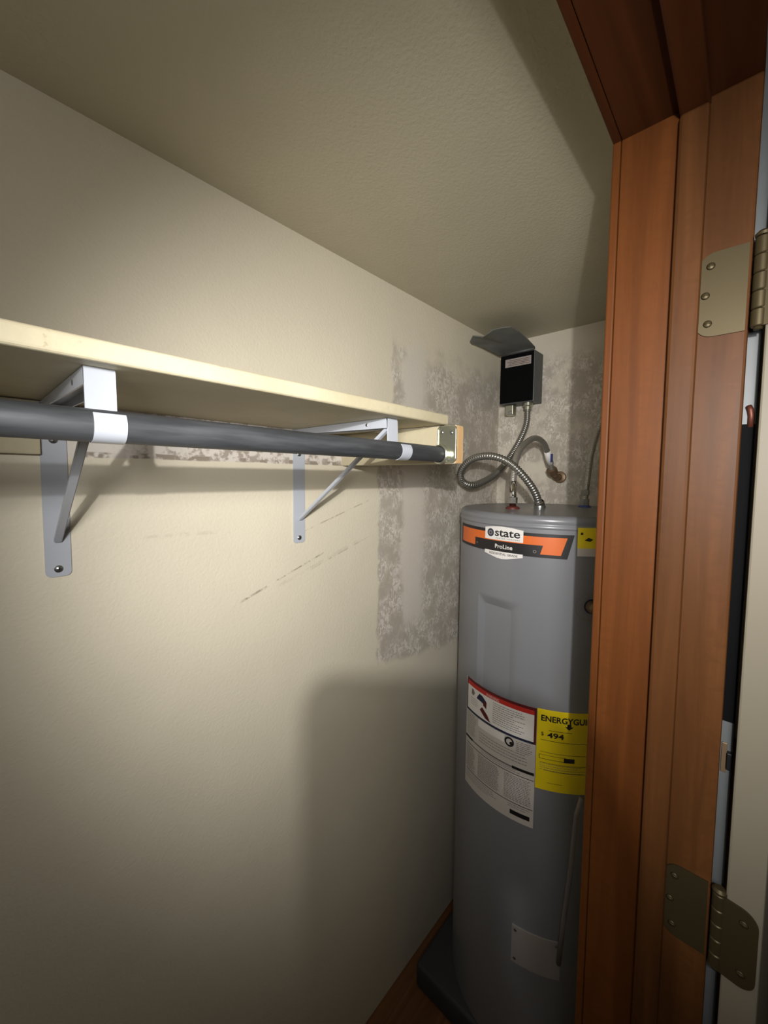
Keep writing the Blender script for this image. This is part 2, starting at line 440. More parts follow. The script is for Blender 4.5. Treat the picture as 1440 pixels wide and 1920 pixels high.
# pale casing on the room side, seen through the hinge gap, with a black strip and a small catch on its edge
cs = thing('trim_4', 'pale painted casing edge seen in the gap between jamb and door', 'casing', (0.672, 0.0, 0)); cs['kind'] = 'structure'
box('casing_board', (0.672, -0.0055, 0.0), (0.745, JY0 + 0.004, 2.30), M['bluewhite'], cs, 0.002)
bs = thing('edge_strip', 'black upright strip fixed to the pale casing in the hinge gap', 'strip', (0.672, 0, 1.43))
box('strip_body', (0.668, -0.0052, 1.432), (0.672, JY0 + 0.002, 1.816), M['deepblack'], bs, 0.001)
tube('hanging_hook', [(0.670, -0.001, 1.812), (0.669, -0.001, 1.826), (0.668, 0.000, 1.833), (0.670, 0.002, 1.838)], 0.0032, M['copper'], bs)
t = thing('door_catch', 'small dark metal catch below the black strip in the hinge gap', 'catch', (0.672, 0, 1.36))
box('catch_plate', (0.6695, 0.0005, 1.362), (0.672, 0.006, 1.402), M['nut'], t, 0.0005)
box('catch_tongue', (0.664, -0.0045, 1.370), (0.672, 0.0005, 1.392), M['black'], t, 0.0008)

# ------------------------------------------------------------------ shelf, cleats, rod
SH0, SH1 = 1.858, 1.880
s = box('closet_shelf', (-0.895, 0.4753, SH0), (0.722, YB - 0.001, SH1), M['shelf'], None, 0.004, 3)
tag(s, 'long cream painted closet shelf board with rounded front edge', 'shelf')
t = thing('shelf_end_board', 'short cream board under the right end of the shelf, bare pine end', 'board', (0.71, 0.45, 1.775))
box('board', (0.710, 0.4505, 1.775), (0.737, YB - 0.001, SH0 - 0.002), M['shelf'], t, 0.0015)
bm = bmesh.new(); zz = [(0.7365, 0.000), (0.7385, 0.02), (0.7362, 0.045), (0.738, 0.06), (0.7365, 0.078)]
prism('cut_end', [(0.7112, 0.4505, 1.7765)] + [(x, 0.4505, 1.7765 + z) for x, z in zz] + [(0.7112, 0.4505, 1.8545)], (0, -0.0015, 0), M['pine'], t)
c = box('wall_cleat', (-0.895, YB - 0.014, 1.776), (0.0905, YB, SH0 - 0.002), M['shelf'], None, 0.0015)
tag(c, 'cream wooden cleat on the wall under shelf, left of near bracket', 'cleat')
RY, RZ, RR = 0.482, 1.795, 0.0165
bm = bmesh.new(); add_tube(bm, [(-0.895, RY, RZ), (-0.4, RY, RZ), (0.1, RY, RZ), (0.4, RY, RZ), (0.7055, RY, RZ)], RR, 32)
r = flat_smooth(bm_obj('closet_rod', bm, M['rod'])); tag(r, 'dull grey galvanised steel hanging rod held by the white brackets', 'rod')
t = thing('rod_flange', 'zinc wall flange holding the rod end on the pine board', 'flange', (0.71, 0.47, 1.775))
o2 = rounded_rect(0.046, 0.078, 0.009)
flat_smooth(prism('plate', [(0.7098, 0.470 + p[0], 1.8165 + p[1]) for p in o2], (-0.0022, 0, 0), M['plate'], t))
lip = bmesh.new(); pts = [Vector((0.7068, 0.470 + p[0] * 0.97, 1.8165 + p[1] * 0.985)) - Vector((0.71, 0.47, 1.775)) for p in o2]
add_tube(lip, pts + [pts[0]], 0.0016, 8, False); bm_obj('rim', lip, M['plate'], t, True)
lathe('socket', [(RR + 0.001, 0), (RR + 0.004, 0), (RR + 0.004, 0.011), (RR + 0.0012, 0.013), (RR + 0.001, 0.0)], (0.7076, RY, RZ), M['plate'], t, 32, (-1, 0, 0))
for (y, z) in ((0.460, 1.840), (0.484, 1.842), (0.468, 1.779 + 0.006)):
    lathe('screw', [(0, 0.0016), (0.0026, 0.0014), (0.0042, 0.0), (0, 0)], (0.7076, y, z), M['screw'], t, 16, (-1, 0, 0))

def bracket(xc, label):
    t = thing('shelf_bracket', label, 'bracket', (xc, YB, 1.58), 'white shelf and rod brackets')
    W = 0.0165; hw = 0.014; O = Vector((xc, 0, 0))
    # wall leg with rounded foot
    o2 = rounded_rect(2 * W, 0.276, 0.008, (1, 1, 0, 0))
    flat_smooth(prism('wall_leg', [(xc + p[0], YB - 0.0005, 1.7195 + p[1]) for p in o2], (0, -0.003, 0), M['white'], t))
    # arm: top plate under the shelf plus two side flanges that deepen to the front
    bm = bmesh.new(); off = parent_off(t)
    def bx(a, b): add_box(bm, Vector(a) - off, Vector(b) - off)
    bx((xc - hw, 0.504, SH0 - 0.003), (xc + hw, YB - 0.0035, SH0 - 0.0005))
    for s in (-1, 1):
        x0 = xc + s * hw; x1 = xc + s * (hw - 0.002)
        vs = []
        for x in (x0, x1):
            for (y, z) in ((0.504, SH0 - 0.003), (YB - 0.0035, SH0 - 0.003), (YB - 0.0035, SH0 - 0.012), (0.56, SH0 - 0.018), (0.504, SH0 - 0.019)):
                vs.append(bm.verts.new(Vector((x, y, z)) - off))
        bm.faces.new(vs[:5]); bm.faces.new(vs[5:][::-1])
        for i in range(5): bm.faces.new((vs[i], vs[(i + 1) % 5], vs[5 + (i + 1) % 5], vs[5 + i]))
    arm = bm_obj('arm', bm, M['white'], t)
    lathe('rivet_hole', [(0, 0.0004), (0.003, 0.0004), (0.0034, 0)], (xc - hw, 0.56, SH0 - 0.0095), M['screw'], arm, 16, (-1, 0, 0))
    # face plate and cradle: one strap bent in the y-z plane
    def strap(name, prof, hw, th):
        bm = bmesh.new(); n = len(prof); L = []
        for i, (y, z) in enumerate(prof):
            a = Vector(prof[max(0, i - 1)]); b = Vector(prof[min(n - 1, i + 1)]); d = (b - a).normalized(); nn = Vector((-d.y, d.x)) * th
            row = []
            for (x, k) in ((xc - hw, 0), (xc + hw, 0), (xc + hw, 1), (xc - hw, 1)):
                row.append(bm.verts.new(Vector((x, y + nn.x * k, z + nn.y * k)) - off))
            L.append(row)
        for a, b in zip(L, L[1:]):
            for k in range(4): bm.faces.new((a[k], a[(k + 1) % 4], b[(k + 1) % 4], b[k]))
        bm.faces.new(L[0][::-1]); bm.faces.new(L[-1])
        return flat_smooth(bm_obj(name, bm, M['white'], t), 40)
    strap('face_plate', [(0.5045, SH0 - 0.0006), (0.5030, SH0 - 0.004), (0.5020, 1.835), (0.5015, 1.8115)], hw, 0.003)
    ri = RR + 0.0008
    prof = [(0.5008, 1.8118), (RY + ri + 0.0005, 1.803)]
    for k in range(0, 27):
        a = -math.radians(k * 8.6); prof.append((RY + ri * math.cos(a), RZ + ri * math.sin(a)))
    strap('rod_hook', prof, hw, -0.0032)
    # diagonal brace, a flat bar
    a = Vector((xc, YB - 0.006, 1.640)); b = Vector((xc, 0.512, 1.842)); d = (b - a).normalized(); nn = Vector((0, -d.z, d.y)) * 0.0035
    bm = bmesh.new(); vs = []
    for p in (a, b):
        for (sx, k) in ((-1, -1), (1, -1), (1, 1), (-1, 1)): vs.append(bm.verts.new(p + Vector((sx * 0.0052, 0, 0)) + nn * k - off))
    bm.faces.new(vs[:4][::-1]); bm.faces.new(vs[4:])
    for k in range(4): bm.faces.new((vs[k], vs[(k + 1) % 4], vs[4 + (k + 1) % 4], vs[4 + k]))
    bmesh.ops.recalc_face_normals(bm, faces=bm.faces); bmesh.ops.bevel(bm, geom=list(bm.edges), offset=0.0012, segments=2, affect='EDGES')
    flat_smooth(bm_obj('brace', bm, M['white'], t), 50)
    for z in (1.594, 1.80):
        s = lathe('screw', [(0, 0.0032), (0.003, 0.003), (0.0058, 0.0008), (0.006, 0), (0, 0)], (xc, YB - 0.0035, z), M['screw'], t, 20, (0, -1, 0))
        bm = bmesh.new(); q = Vector((xc, YB - 0.0068, z)) - off
        add_box(bm, q + Vector((-0.0034, -0.0003, -0.0007)), q + Vector((0.0034, 0.0002, 0.0007))); add_box(bm, q + Vector((-0.0007, -0.0003, -0.0034)), q + Vector((0.0007, 0.0002, 0.0034)))
        bm_obj('cross_slot', bm, M['black'], s)
    return t
bracket(0.107, 'near white steel shelf bracket on the left, gripping the rod')
bracket(0.571, 'far white steel shelf bracket close to the shelf end')

# ------------------------------------------------------------------ water heater
TC = Vector((1.27, 0.457, 0)); TR = 0.27; TZ0 = 0.085; TZ1 = 1.652
heater = thing('water_heater', 'tall grey cylindrical electric water heater with orange band, in the corner', 'water heater', (TC.x, TC.y, TZ0))
def sstep(x, a, b):
    t = min(1, max(0, (x - a) / (b - a))); return t * t * (3 - 2 * t)
def tank_body():
    zs = [TZ0, TZ0 + 0.004, TZ0 + 0.01, 0.3, 0.6, 0.9, 1.09, 1.10, 1.11, 1.12, 1.13, 1.14, 1.2, 1.3, 1.36, 1.372, 1.38, 1.386, 1.392, 1.40, 1.408, 1.414, 1.42, 1.5, 1.615]
    bm = bmesh.new(); rows = []
    degs = [d * 2 for d in range(0, 75)] + [150 + 0.5 * k for k in range(100)] + [200 + 2 * k for k in range(80)]
    for z in zs:
        row = []
        for dg in degs:
            a = math.radians(dg); r = TR
            if z == TZ0: r -= 0.004
            ex = lambda v, lo, hi, wl, wr: sstep(v, lo, lo + wl) * (1 - sstep(v, hi - wr, hi))
            zin = min(1, max(0, (1.412 - z) / 0.026)) * sstep(z, 1.09, 1.12)
            win = min(1, max(0, (dg - 158) / 4)) * min(1, max(0, (188 - dg) / 7))
            if zin > 0 and win > 0:
                flat = (TR * math.cos(math.radians(13)) - 0.006) / math.cos(math.radians(dg - 171))
                flat = min(flat, TR)
                r = r + (flat - r) * min(zin, win)
            row.append(bm.verts.new((r * math.cos(a), r * math.sin(a), z - TZ0)))
        rows.append(row)
    n = len(degs)
    for a, b in zip(rows, rows[1:]):
        for k in range(n): bm.faces.new((a[k], a[(k + 1) % n], b[(k + 1) % n], b[k]))
    bm.faces.new(rows[0][::-1])
    return flat_smooth(bm_obj('tank_jacket', bm, M['tank'], heater), 20)
tank_body()
cap_prof = [(TR - 0.002, 1.6145), (TR + 0.0022, 1.616), (TR + 0.003, 1.619), (TR + 0.0026, 1.6235), (TR + 0.0006, 1.626), (TR + 0.0006, 1.629), (TR + 0.0026, 1.632)]
for k in range(9):
    a = k / 8 * PI / 2; cap_prof.append((TR - 0.013 + 0.0155 * math.cos(a), 1.637 + 0.013 * math.sin(a)))
cap_prof += [(TR - 0.03, 1.648), (0.12, 1.651), (0, 1.652)]
lathe('top_cap', cap_prof, (TC.x, TC.y, 0), M['tank'], heater, 128, sharp=60)

def cyl(dg, z, ro): a = math.radians(dg); return Vector((TC.x + (TR + ro) * math.cos(a), TC.y + (TR + ro) * math.sin(a), z))
def patch(name, poly, mat, parent, ro, thick=0.0004, step=1.0):
    """polygon in (degrees, z) laid on the jacket: sliced into strips by angle, convex in z"""
    d0 = min(p[0] for p in poly); d1 = max(p[0] for p in poly); n = max(1, int(math.ceil((d1 - d0) / step)))
    cuts = sorted(set([d0 + (d1 - d0) * k / n for k in range(n + 1)] + [p[0] for p in poly]))
    off = parent_off(parent); bm = bmesh.new(); prev = None
    def span(d):
        zz = []
        for (a, b) in zip(poly, poly[1:] + poly[:1]):
            if a[0] == b[0]:
                if abs(a[0] - d) < 1e-9: zz += [a[1], b[1]]
            elif min(a[0], b[0]) - 1e-9 <= d <= max(a[0], b[0]) + 1e-9:
                zz.append(a[1] + (b[1] - a[1]) * (d - a[0]) / (b[0] - a[0]))
        return min(zz), max(zz)
    first = None
    for d in cuts:
        lo, hi = span(d)
        row = [bm.verts.new(cyl(d, z, r) - off) for (z, r) in ((lo, ro), (hi, ro), (hi, ro - thick), (lo, ro - thick))]
        if prev:
            for k in range(4): bm.faces.new((prev[k], prev[(k + 1) % 4], row[(k + 1) % 4], row[k]))
        else: first = row
        prev = row
    bm.faces.new(first); bm.faces.new(prev[::-1])
    bmesh.ops.remove_doubles(bm, verts=bm.verts, dist=1e-6)
    return flat_smooth(bm_obj(name, bm, mat, parent), 30)
def rect(d0, d1, z0, z1): return [(d0, z0), (d1, z0), (d1, z1), (d0, z1)]
def text(name, s, d_mid, z, height, width_deg, mat, parent, ro, bold=0.0, tilt=0.0, shear=0.0):
    cu = bpy.data.curves.new(name, 'FONT'); cu.body = s; cu.size = 1.0; cu.offset = bold; cu.shear = shear; cu.resolution_u = 3
    tmp = bpy.data.objects.new('tmp', cu); C.objects.link(tmp)
    bpy.context.view_layer.update()
    me = bpy.data.meshes.new_from_object(tmp.evaluated_get(bpy.context.evaluated_depsgraph_get()))
    bpy.data.objects.remove(tmp); bpy.data.curves.remove(cu)
    xs = [v.co.x for v in me.vertices]; ys = [v.co.y for v in me.vertices]
    x0, x1, y0, y1 = min(xs), max(xs), min(ys), max(ys); off = parent_off(parent)
    for v in me.vertices:
        u = (v.co.x - x0) / (x1 - x0) - 0.5; q = (v.co.y - y0) / (y1 - y0)
        v.co = cyl(d_mid + u * width_deg, z + q * height + tilt * u, ro) - off
    me.name = name; me.materials.clear()
    return new_obj(name, me, mat, parent)
def disc(name, d, z, r, mat, parent, ro, r_in=0.0, n=24):
    off = parent_off(parent); bm = bmesh.new()
    k = math.degrees(1 / TR)
    outer = [bm.verts.new(cyl(d + k * r * math.cos(2 * PI * i / n), z + r * math.sin(2 * PI * i / n), ro) - off) for i in range(n)]
    if r_in == 0: bm.faces.new(outer)
    else:
        inner = [bm.verts.new(cyl(d + k * r_in * math.cos(2 * PI * i / n), z + r_in * math.sin(2 * PI * i / n), ro) - off) for i in range(n)]
        for i in range(n): bm.faces.new((outer[i], outer[(i + 1) % n], inner[(i + 1) % n], inner[i]))
    return bm_obj(name, bm, mat, parent)
def lines(name, rects, mat, parent, ro):
    """several printed lines of one text block joined into one part"""
    off = parent_off(parent); bm = bmesh.new()
    for (d0, d1, z0, z1) in rects:
        n = max(1, int((d1 - d0) / 2)); prev = None
        for i in range(n + 1):
            d = d0 + (d1 - d0) * i / n; row = (bm.verts.new(cyl(d, z0, ro) - off), bm.verts.new(cyl(d, z1, ro) - off))
            if prev: bm.faces.new((prev[0], row[0], row[1], prev[1]))
            prev = row
    o = bm_obj(name, bm, mat, parent); o['kind'] = 'stuff'; return o
def text_block(name, d0, d1, z0, z1, pitch, mat, parent, ro, fill=0.42, ragged=0.25):
    rr = []; z = z1
    while z - pitch * fill > z0:
        d = d0
        end = d1 - (d1 - d0) * random.random() * ragged
        while d < end:
            wd = random.uniform(0.6, 2.0); rr.append((d, min(end, d + wd), z - pitch * fill, z)); d += wd + 0.35
        z -= pitch
    return lines(name, rr, mat, parent, ro)

# orange band and maker's badge
band = patch('brand_band', [(132, 1.542), (210, 1.542), (213.3, 1.604), (132, 1.604)], M['p_black'], heater, 0.0006)
band['label'] = 'orange and black band around the tank top'
patch('orange_field', [(135, 1.5505), (206.8, 1.5505), (209.8, 1.5955), (135, 1.5955)], M['p_orange'], band, 0.0009)
patch('black_strip', [(153.8, 1.5435), (196.0, 1.5435), (197.8, 1.5735), (153.8, 1.5735)], M['p_black'], band, 0.0012)
badge = patch('brand_badge', [(163, 1.576), (187.4, 1.576), (187.4, 1.608), (181, 1.6125), (175, 1.614), (169, 1.6125), (163, 1.608)], M['p_white'], heater, 0.0016)
badge['label'] = 'white badge with dark lettering'
patch('badge_foot', [(163, 1.545), (163, 1.536), (172, 1.5265), (175, 1.525), (178, 1.5265), (187.4, 1.536), (187.4, 1.545)], M['p_white'], badge, 0.0016)
disc('emblem', 167.2, 1.5945, 0.0112, M['p_navy'], badge, 0.0019); disc('emblem_ring', 167.2, 1.5945, 0.0066, M['p_grey'], badge, 0.0021, 0.0030)
text('lettering', 'state', 178.0, 1.5862, 0.0185, 15.4, M['p_black'], badge, 0.0019, 0.018)
text('lettering', 'WATER HEATERS', 178.2, 1.5792, 0.0038, 15.0, M['p_grey'], badge, 0.0019)
text('lettering', 'ProLine', 176.0, 1.5532, 0.0115, 11.0, M['p_white'], band, 0.0016, 0.015)
text('lettering', 'RESIDENTIAL GRADE', 175.6, 1.5352, 0.0062, 18.0, M['p_black'], badge, 0.0019, 0.008)
disc('arc_mark', 193.6, 1.5565, 0.0042, M['p_grey'], band, 0.0016, 0.0026); disc('arc_mark', 156.0, 1.5585, 0.003, M['p_grey'], band, 0.0016, 0.0016)

# large instruction sticker
lab = patch('instruction_sticker', rect(148.2, 197.6, 0.806, 1.141), M['p_pale'], heater, 0.0006)
lab['label'] = 'large white printed instruction sticker with red heading'
patch('heading_border', rect(149.0, 197.6, 1.133, 1.141), M['p_maroon'], lab, 0.0009)
patch('heading_band', rect(149.6, 196.8, 1.1205, 1.133), M['p_red'], lab, 0.0009)
text('lettering', 'WARNING', 171.5, 1.1222, 0.0075, 9.0, M['p_pale'], lab, 0.0012, 0.01)
patch('warning_field', rect(149.8, 196.4, 1.046, 1.1205), M['p_white'], lab, 0.0009)
patch('frame_side', rect(148.9, 149.8, 1.040, 1.133), M['p_black'], lab, 0.0012)
patch('frame_side', rect(196.4, 197.6, 1.040, 1.133), M['p_maroon'], lab, 0.0012)
patch('frame_base', rect(148.9, 197.6, 1.040, 1.0465), M['p_navy'], lab, 0.0012)
patch('drawing', [(154.0, 1.098), (156.0, 1.096), (157.2, 1.106), (156.0, 1.114), (154.2, 1.114)], M['p_grey'], lab, 0.0012)
patch('drawing', [(159.0, 1.096), (163.0, 1.094), (166.5, 1.090), (167.0, 1.103), (164.0, 1.113), (161.5, 1.115), (160.0, 1.105)], M['p_navy'], lab, 0.0012)
patch('drawing', [(164.6, 1.088), (167.2, 1.082), (167.4, 1.102), (165.2, 1.100)], M['p_maroon'], lab, 0.0014)
patch('drawing', [(162.0, 1.069), (166.5, 1.053), (170.5, 1.049), (168.0, 1.066), (164.0, 1.080)], M['p_maroon'], lab, 0.0012)
text_block('warning_lines', 172.0, 192.0, 1.055, 1.114, 0.0062, M['p_grey'], lab, 0.0012, 0.3, 0.4)
text_block('warning_lines', 153.5, 160.5, 1.066, 1.088, 0.006, M['p_grey'], lab, 0.0012, 0.25)
disc('seal', 183.0, 1.0235, 0.0135, M['p_black'], lab, 0.0012, 0.0085); disc('seal_mark', 184.2, 1.021, 0.005, M['p_black'], lab, 0.0012)
patch('white_box', rect(161, 180, 1.016, 1.038), M['p_white'], lab, 0.0009)
text_block('notes', 187.0, 196.0, 1.004, 1.034, 0.0052, M['p_grey'], lab, 0.0012, 0.35)
text_block('notes', 162, 195.0, 0.968, 1.002, 0.0085, M['p_grey'], lab, 0.0012, 0.22, 0.1)
text_block('notes', 150, 160.0, 0.968, 1.034, 0.0062, M['p_grey'], lab, 0.0012, 0.3)
patch('rule', rect(148.6, 156, 0.953, 0.9595), M['p_black'], lab, 0.0012); patch('rule', rect(156, 185, 0.954, 0.9585), M['p_grey'], lab, 0.0012); patch('rule', rect(185, 197.2, 0.953, 0.9605), M['p_black'], lab, 0.0012)
patch('thin_rule', rect(150, 197.2, 0.938, 0.9395), M['p_black'], lab, 0.0012)
text_block('notes', 164, 194.0, 0.943, 0.951, 0.005, M['p_grey'], lab, 0.0012, 0.3)
text_block('notes', 149.5, 159, 0.862, 0.932, 0.0048, M['p_grey'], lab, 0.0012, 0.4)
text_block('notes', 161.5, 177.5, 0.862, 0.932, 0.0048, M['p_grey'], lab, 0.0012, 0.42, 0.12)
text_block('notes', 180.5, 196, 0.862, 0.932, 0.0048, M['p_grey'], lab, 0.0012, 0.42, 0.12)
patch('thin_rule', rect(150, 197.0, 0.855, 0.8565), M['p_black'], lab, 0.0012)
text_block('notes', 150, 176, 0.826, 0.85, 0.006, M['p_grey'], lab, 0.0012, 0.25)
text_block('notes', 183, 196, 0.838, 0.85, 0.006, M['p_grey'], lab, 0.0012, 0.25)
patch('dark_code_bar', rect(184.5, 195.6, 0.822, 0.834), M['p_black'], lab, 0.0012)

# yellow energy sticker
yel = patch('energy_sticker', rect(197.9, 230, 0.924, 1.143), M['p_yellow'], heater, 0.0008)
yel['label'] = 'yellow energy rating sticker'
text('lettering', 'ENERGYGUIDE', 214.6, 1.1115, 0.0165, 29.4, M['p_black'], yel, 0.0011, 0.03)
patch('arrow', [(212.2, 1.105), (214.4, 1.096), (216.6, 1.105)], M['p_black'], yel, 0.0011); patch('arrow_stem', rect(213.4, 215.4, 1.105, 1.112), M['p_black'], yel, 0.0011)
text('lettering', '$', 200.8, 1.0705, 0.0115, 1.4, M['p_black'], yel, 0.0011, 0.01)
text('lettering', '494', 207.6, 1.0685, 0.0150, 8.6, M['p_black'], yel, 0.0011, 0.03)
lines('fine_print', [(200, 224, 1.060, 1.0612), (204, 216, 1.088, 1.0892), (200, 226, 1.0275, 1.0285), (199.6, 213, 1.0085, 1.0096), (199.6, 213, 1.0195, 1.0204), (199.4, 199.7, 1.0085, 1.0204), (200, 226, 0.9985, 0.9995), (202, 224, 0.985, 0.986), (202, 226, 0.978, 0.979), (204, 212, 0.945, 0.946)], M['p_black'], yel, 0.0011)
text_block('fine_print', 199.8, 226, 0.975, 0.997, 0.0055, M['p_grey'], yel, 0.0011, 0.2)
patch('dark_bar', rect(212.3, 217.8, 1.0075, 1.0195), M['p_black'], yel, 0.0011)
# small yellow tag near the top and the lower rating plate
tagy = patch('hazard_tag', rect(214.6, 228, 1.572, 1.624), M['p_yellow'], heater, 0.0036); tagy['label'] = 'small yellow warning tag'
patch('tag_mark', rect(216.0, 217.2, 1.606, 1.612), M['p_black'], tagy, 0.004); patch('tag_mark', [(218, 1.592), (221, 1.589), (222.5, 1.595), (220, 1.599)], M['p_black'], tagy, 0.004)
patch('tag_foot', rect(214.6, 228, 1.552, 1.572), M['p_pale'], tagy, 0.0036)
low = patch('lower_cover', rect(188.0, 214.2, 0.398, 0.506), M['cover_grey'], heater, 0.004, 0.0035); low['label'] = 'pale cover plate low on the tank'
for (d, z) in ((190, 0.494), (190, 0.41), (212, 0.494)): disc('screw', d, z, 0.004, M['screw'], low, 0.0043)
# relief valve rosette on the right side of the jacket
disc('valve_rosette', 222.5, 1.422, 0.036, M['p_grey'], heater, 0.0012, 0.0335); disc('valve_ring', 223.4, 1.424, 0.019, M['p_navy'], heater, 0.0014, 0.0155)
a = cyl(223.4, 1.424, 0.0); n2 = Vector((math.cos(math.radians(223.4)), math.sin(math.radians(223.4)), 0))
lathe('valve_stub', [(0, 0), (0.0155, 0), (0.0155, 0.02), (0.012, 0.024), (0, 0.024)], a, M['nut'], heater, 24, n2)
tube('discharge_pipe', [(1.024, 0.262, 0.95), (1.023, 0.272, 0.90), (1.021, 0.280, 0.75), (1.018, 0.291, 0.60), (1.015, 0.298, 0.48)], 0.006, M['p_grey'], heater, 14)
# hot and cold nipples on the cap
lathe('nipple_collar', [(0, 0), (0.021, 0), (0.021, 0.006), (0.016, 0.010), (0, 0.010)], (1.17, 0.53, 1.648), M['red'], heater, 28)
lathe('conduit_collar', [(0, 0), (0.030, 0), (0.030, 0.002), (0.018, 0.004), (0.018, 0.010), (0.013, 0.012), (0, 0.012)], (1.26, 0.481, 1.649), M['screw'], heater, 28)
lathe('nipple_collar', [(0, 0), (0.020, 0), (0.020, 0.005), (0.015, 0.009), (0, 0.009)], (1.44, 0.399, 1.647), M['p_blue'], heater, 28)

bm = bmesh.new(); add_box(bm, (1.0, 0.185, 0.0), (1.56, 0.752, TZ0 - 0.0005), 0.012, 3)
st = flat_smooth(bm_obj('heater_stand', bm, M['platform']), 40); tag(st, 'low dark grey stand under the water heater in deep shadow', 'stand')

# ------------------------------------------------------------------ electric box
ebox = thing('electric_box', 'black electrical disconnect box with lifted lid high on end wall', 'electric box', (XE, 0.695, 2.046))
box('body', (1.536, 0.624, 2.046), (XE, 0.766, 2.242), M['boxgrey'], ebox, 0.003)
box('cover', (1.530, 0.627, 2.049), (1.5365, 0.763, 2.239), M['deepblack'], ebox, 0.002)
eb = box('sticker', (1.5294, 0.636, 2.190), (1.5301, 0.742, 2.222), M['greylabel'], ebox)
bm = bmesh.new(); off = parent_off(eb.parent)
for k in range(4):
    add_box(bm, Vector((1.5290, 0.642, 2.196 + k * 0.006)) - off, Vector((1.5295, 0.734 - 0.01 * (k % 2), 2.1975 + k * 0.006)) - off)
pr_ = bm_obj('print_lines', bm, M['p_maroon'], eb); pr_['kind'] = 'stuff'
# bent lid: lifted to nearly level, with crumpled outline
out = [(1.335, 0.792, 2.258), (1.300, 0.760, 2.262), (1.326, 0.733, 2.258), (1.300, 0.680, 2.264), (1.312, 0.650, 2.268), (1.312, 0.622, 2.264), (1.361, 0.612, 2.258), (1.448, 0.616, 2.254), (1.528, 0.622, 2.249), (1.545, 0.628, 2.247), (1.545, 0.764, 2.247), (1.520, 0.772, 2.249), (1.403, 0.778, 2.252), (1.352, 0.796, 2.256)]
bm = bmesh.new(); off = parent_off(ebox); ctr = Vector((1.44, 0.695, 2.251))
top = []; bot = []
for p in out: top.append(bm.verts.new(Vector(p) - off + Vector((0, 0, 0.002)))); bot.append(bm.verts.new(Vector(p) - off + Vector((0, 0, -0.001))))
mid = [bm.verts.new(Vector(p).lerp(ctr, 0.35) - off + Vector((0, 0, 0.006 + 0.004 * math.sin(i * 2.1)))) for i, p in enumerate(out)]
mid2 = [bm.verts.new(v.co + Vector((0, 0, -0.003))) for v in mid]
ct = bm.verts.new(ctr - off + Vector((0, 0, 0.006))); cb = bm.verts.new(ctr - off + Vector((0, 0, 0.003)))
n = len(out)
for i in range(n):
    j = (i + 1) % n
    bm.faces.new((top[i], top[j], mid[j], mid[i])); bm.faces.new((bot[j], bot[i], mid2[i], mid2[j]))
    bm.faces.new((mid[i], mid[j], ct)); bm.faces.new((mid2[j], mid2[i], cb)); bm.faces.new((top[j], top[i], bot[i], bot[j]))
flat_smooth(bm_obj('lifted_lid', bm, M['lid'], ebox), 50)
tube('hinge_rod', [(1.535, 0.628, 2.246), (1.535, 0.762, 2.246)], 0.0045, M['boxgrey'], ebox)
box('connector', (1.556, 0.716, 2.004), (1.590, 0.752, 2.046), M['plate'], ebox, 0.004)
lathe('connector_screw', [(0, 0.004), (0.007, 0.003), (0.008, 0), (0, 0)], (1.556, 0.728, 2.014), M['screw'], ebox, 16, (-1, 0, 0))
lathe('conduit_connector', [(0, 0), (0.020, 0), (0.020, 0.01), (0.016, 0.014), (0.016, 0.026), (0, 0.026)], (1.570, 0.660, 2.046), M['plate'], ebox, 24, (0, 0, -1))

# ------------------------------------------------------------------ conduit and hoses
def ribbed(name, pts, r, pitch, depth, mat, parent):
    P = resample(catmull(pts), pitch / 4); off = parent_off(parent); bm = bmesh.new()
    add_tube(bm, [p - off for p in P], lambda i: r - depth * (0, 0.35, 1, 0.35)[i % 4], 14)
    return bm_obj(name, bm, mat, parent, True)
cp = [(1.57, 0.66, 2.036), (1.56, 0.662, 1.952), (1.5, 0.685, 1.847), (1.4, 0.705, 1.762), (1.27, 0.721, 1.72), (1.22, 0.742, 1.733), (1.19, 0.729, 1.77), (1.17, 0.677, 1.807), (1.16, 0.604, 1.815), (1.17, 0.545, 1.793), (1.2, 0.505, 1.745), (1.23, 0.484, 1.698), (1.258, 0.481, 1.655)]
t = thing('flex_conduit', 'ribbed steel flexible conduit looping from black box to tank top', 'conduit', (1.26, 0.481, 1.652))
ribbed('armour', cp, 0.0125, 0.0085, 0.0030, M['flex'], t)
lathe('end_fitting', [(0.013, 0), (0.016, 0), (0.0165, 0.014), (0.0135, 0.018), (0.013, 0)], (1.26, 0.481, 1.658), M['chrome'], t, 24, (-0.45, 0.05, 0.9))

t = thing('water_hose', 'braided water connector bent over in an arch beside the conduit', 'hose', (1.17, 0.53, 1.652))
tube('nipple', [(1.17, 0.53, 1.655), (1.17, 0.5305, 1.70), (1.176, 0.534, 1.735)], 0.0105, M['chrome'], t, 20)
lathe('union_nut', [(0.010, 0), (0.014, 0), (0.014, 0.018), (0.010, 0.018)], (1.17, 0.5302, 1.668), M['chrome'], t, 6, (0, 0, 1), False)
hp = [(1.175, 0.534, 1.73), (1.18, 0.536, 1.748), (1.2, 0.541, 1.79), (1.24, 0.546, 1.833), (1.3, 0.546, 1.866), (1.38, 0.548, 1.885), (1.45, 0.546, 1.871), (1.5, 0.547, 1.829), (1.535, 0.545, 1.776)]
ribbed('braid', hp, 0.0105, 0.006, 0.0008, M['braid'], t)
tube('tag_sleeve', [(1.487, 0.5465, 1.846), (1.503, 0.5468, 1.824), (1.520, 0.546, 1.800)], 0.0125, M['p_white'], t, 16)
box('tag_print', (1.487, 0.532, 1.806), (1.505, 0.5345, 1.836), M['p_blue'], t)
lathe('wall_nut', [(0.0115, 0), (0.019, 0.002), (0.019, 0.026), (0.012, 0.030), (0.0115, 0)], (1.530, 0.5455, 1.783), M['nut'], t, 6, (0.7, -0.05, -0.72), False)
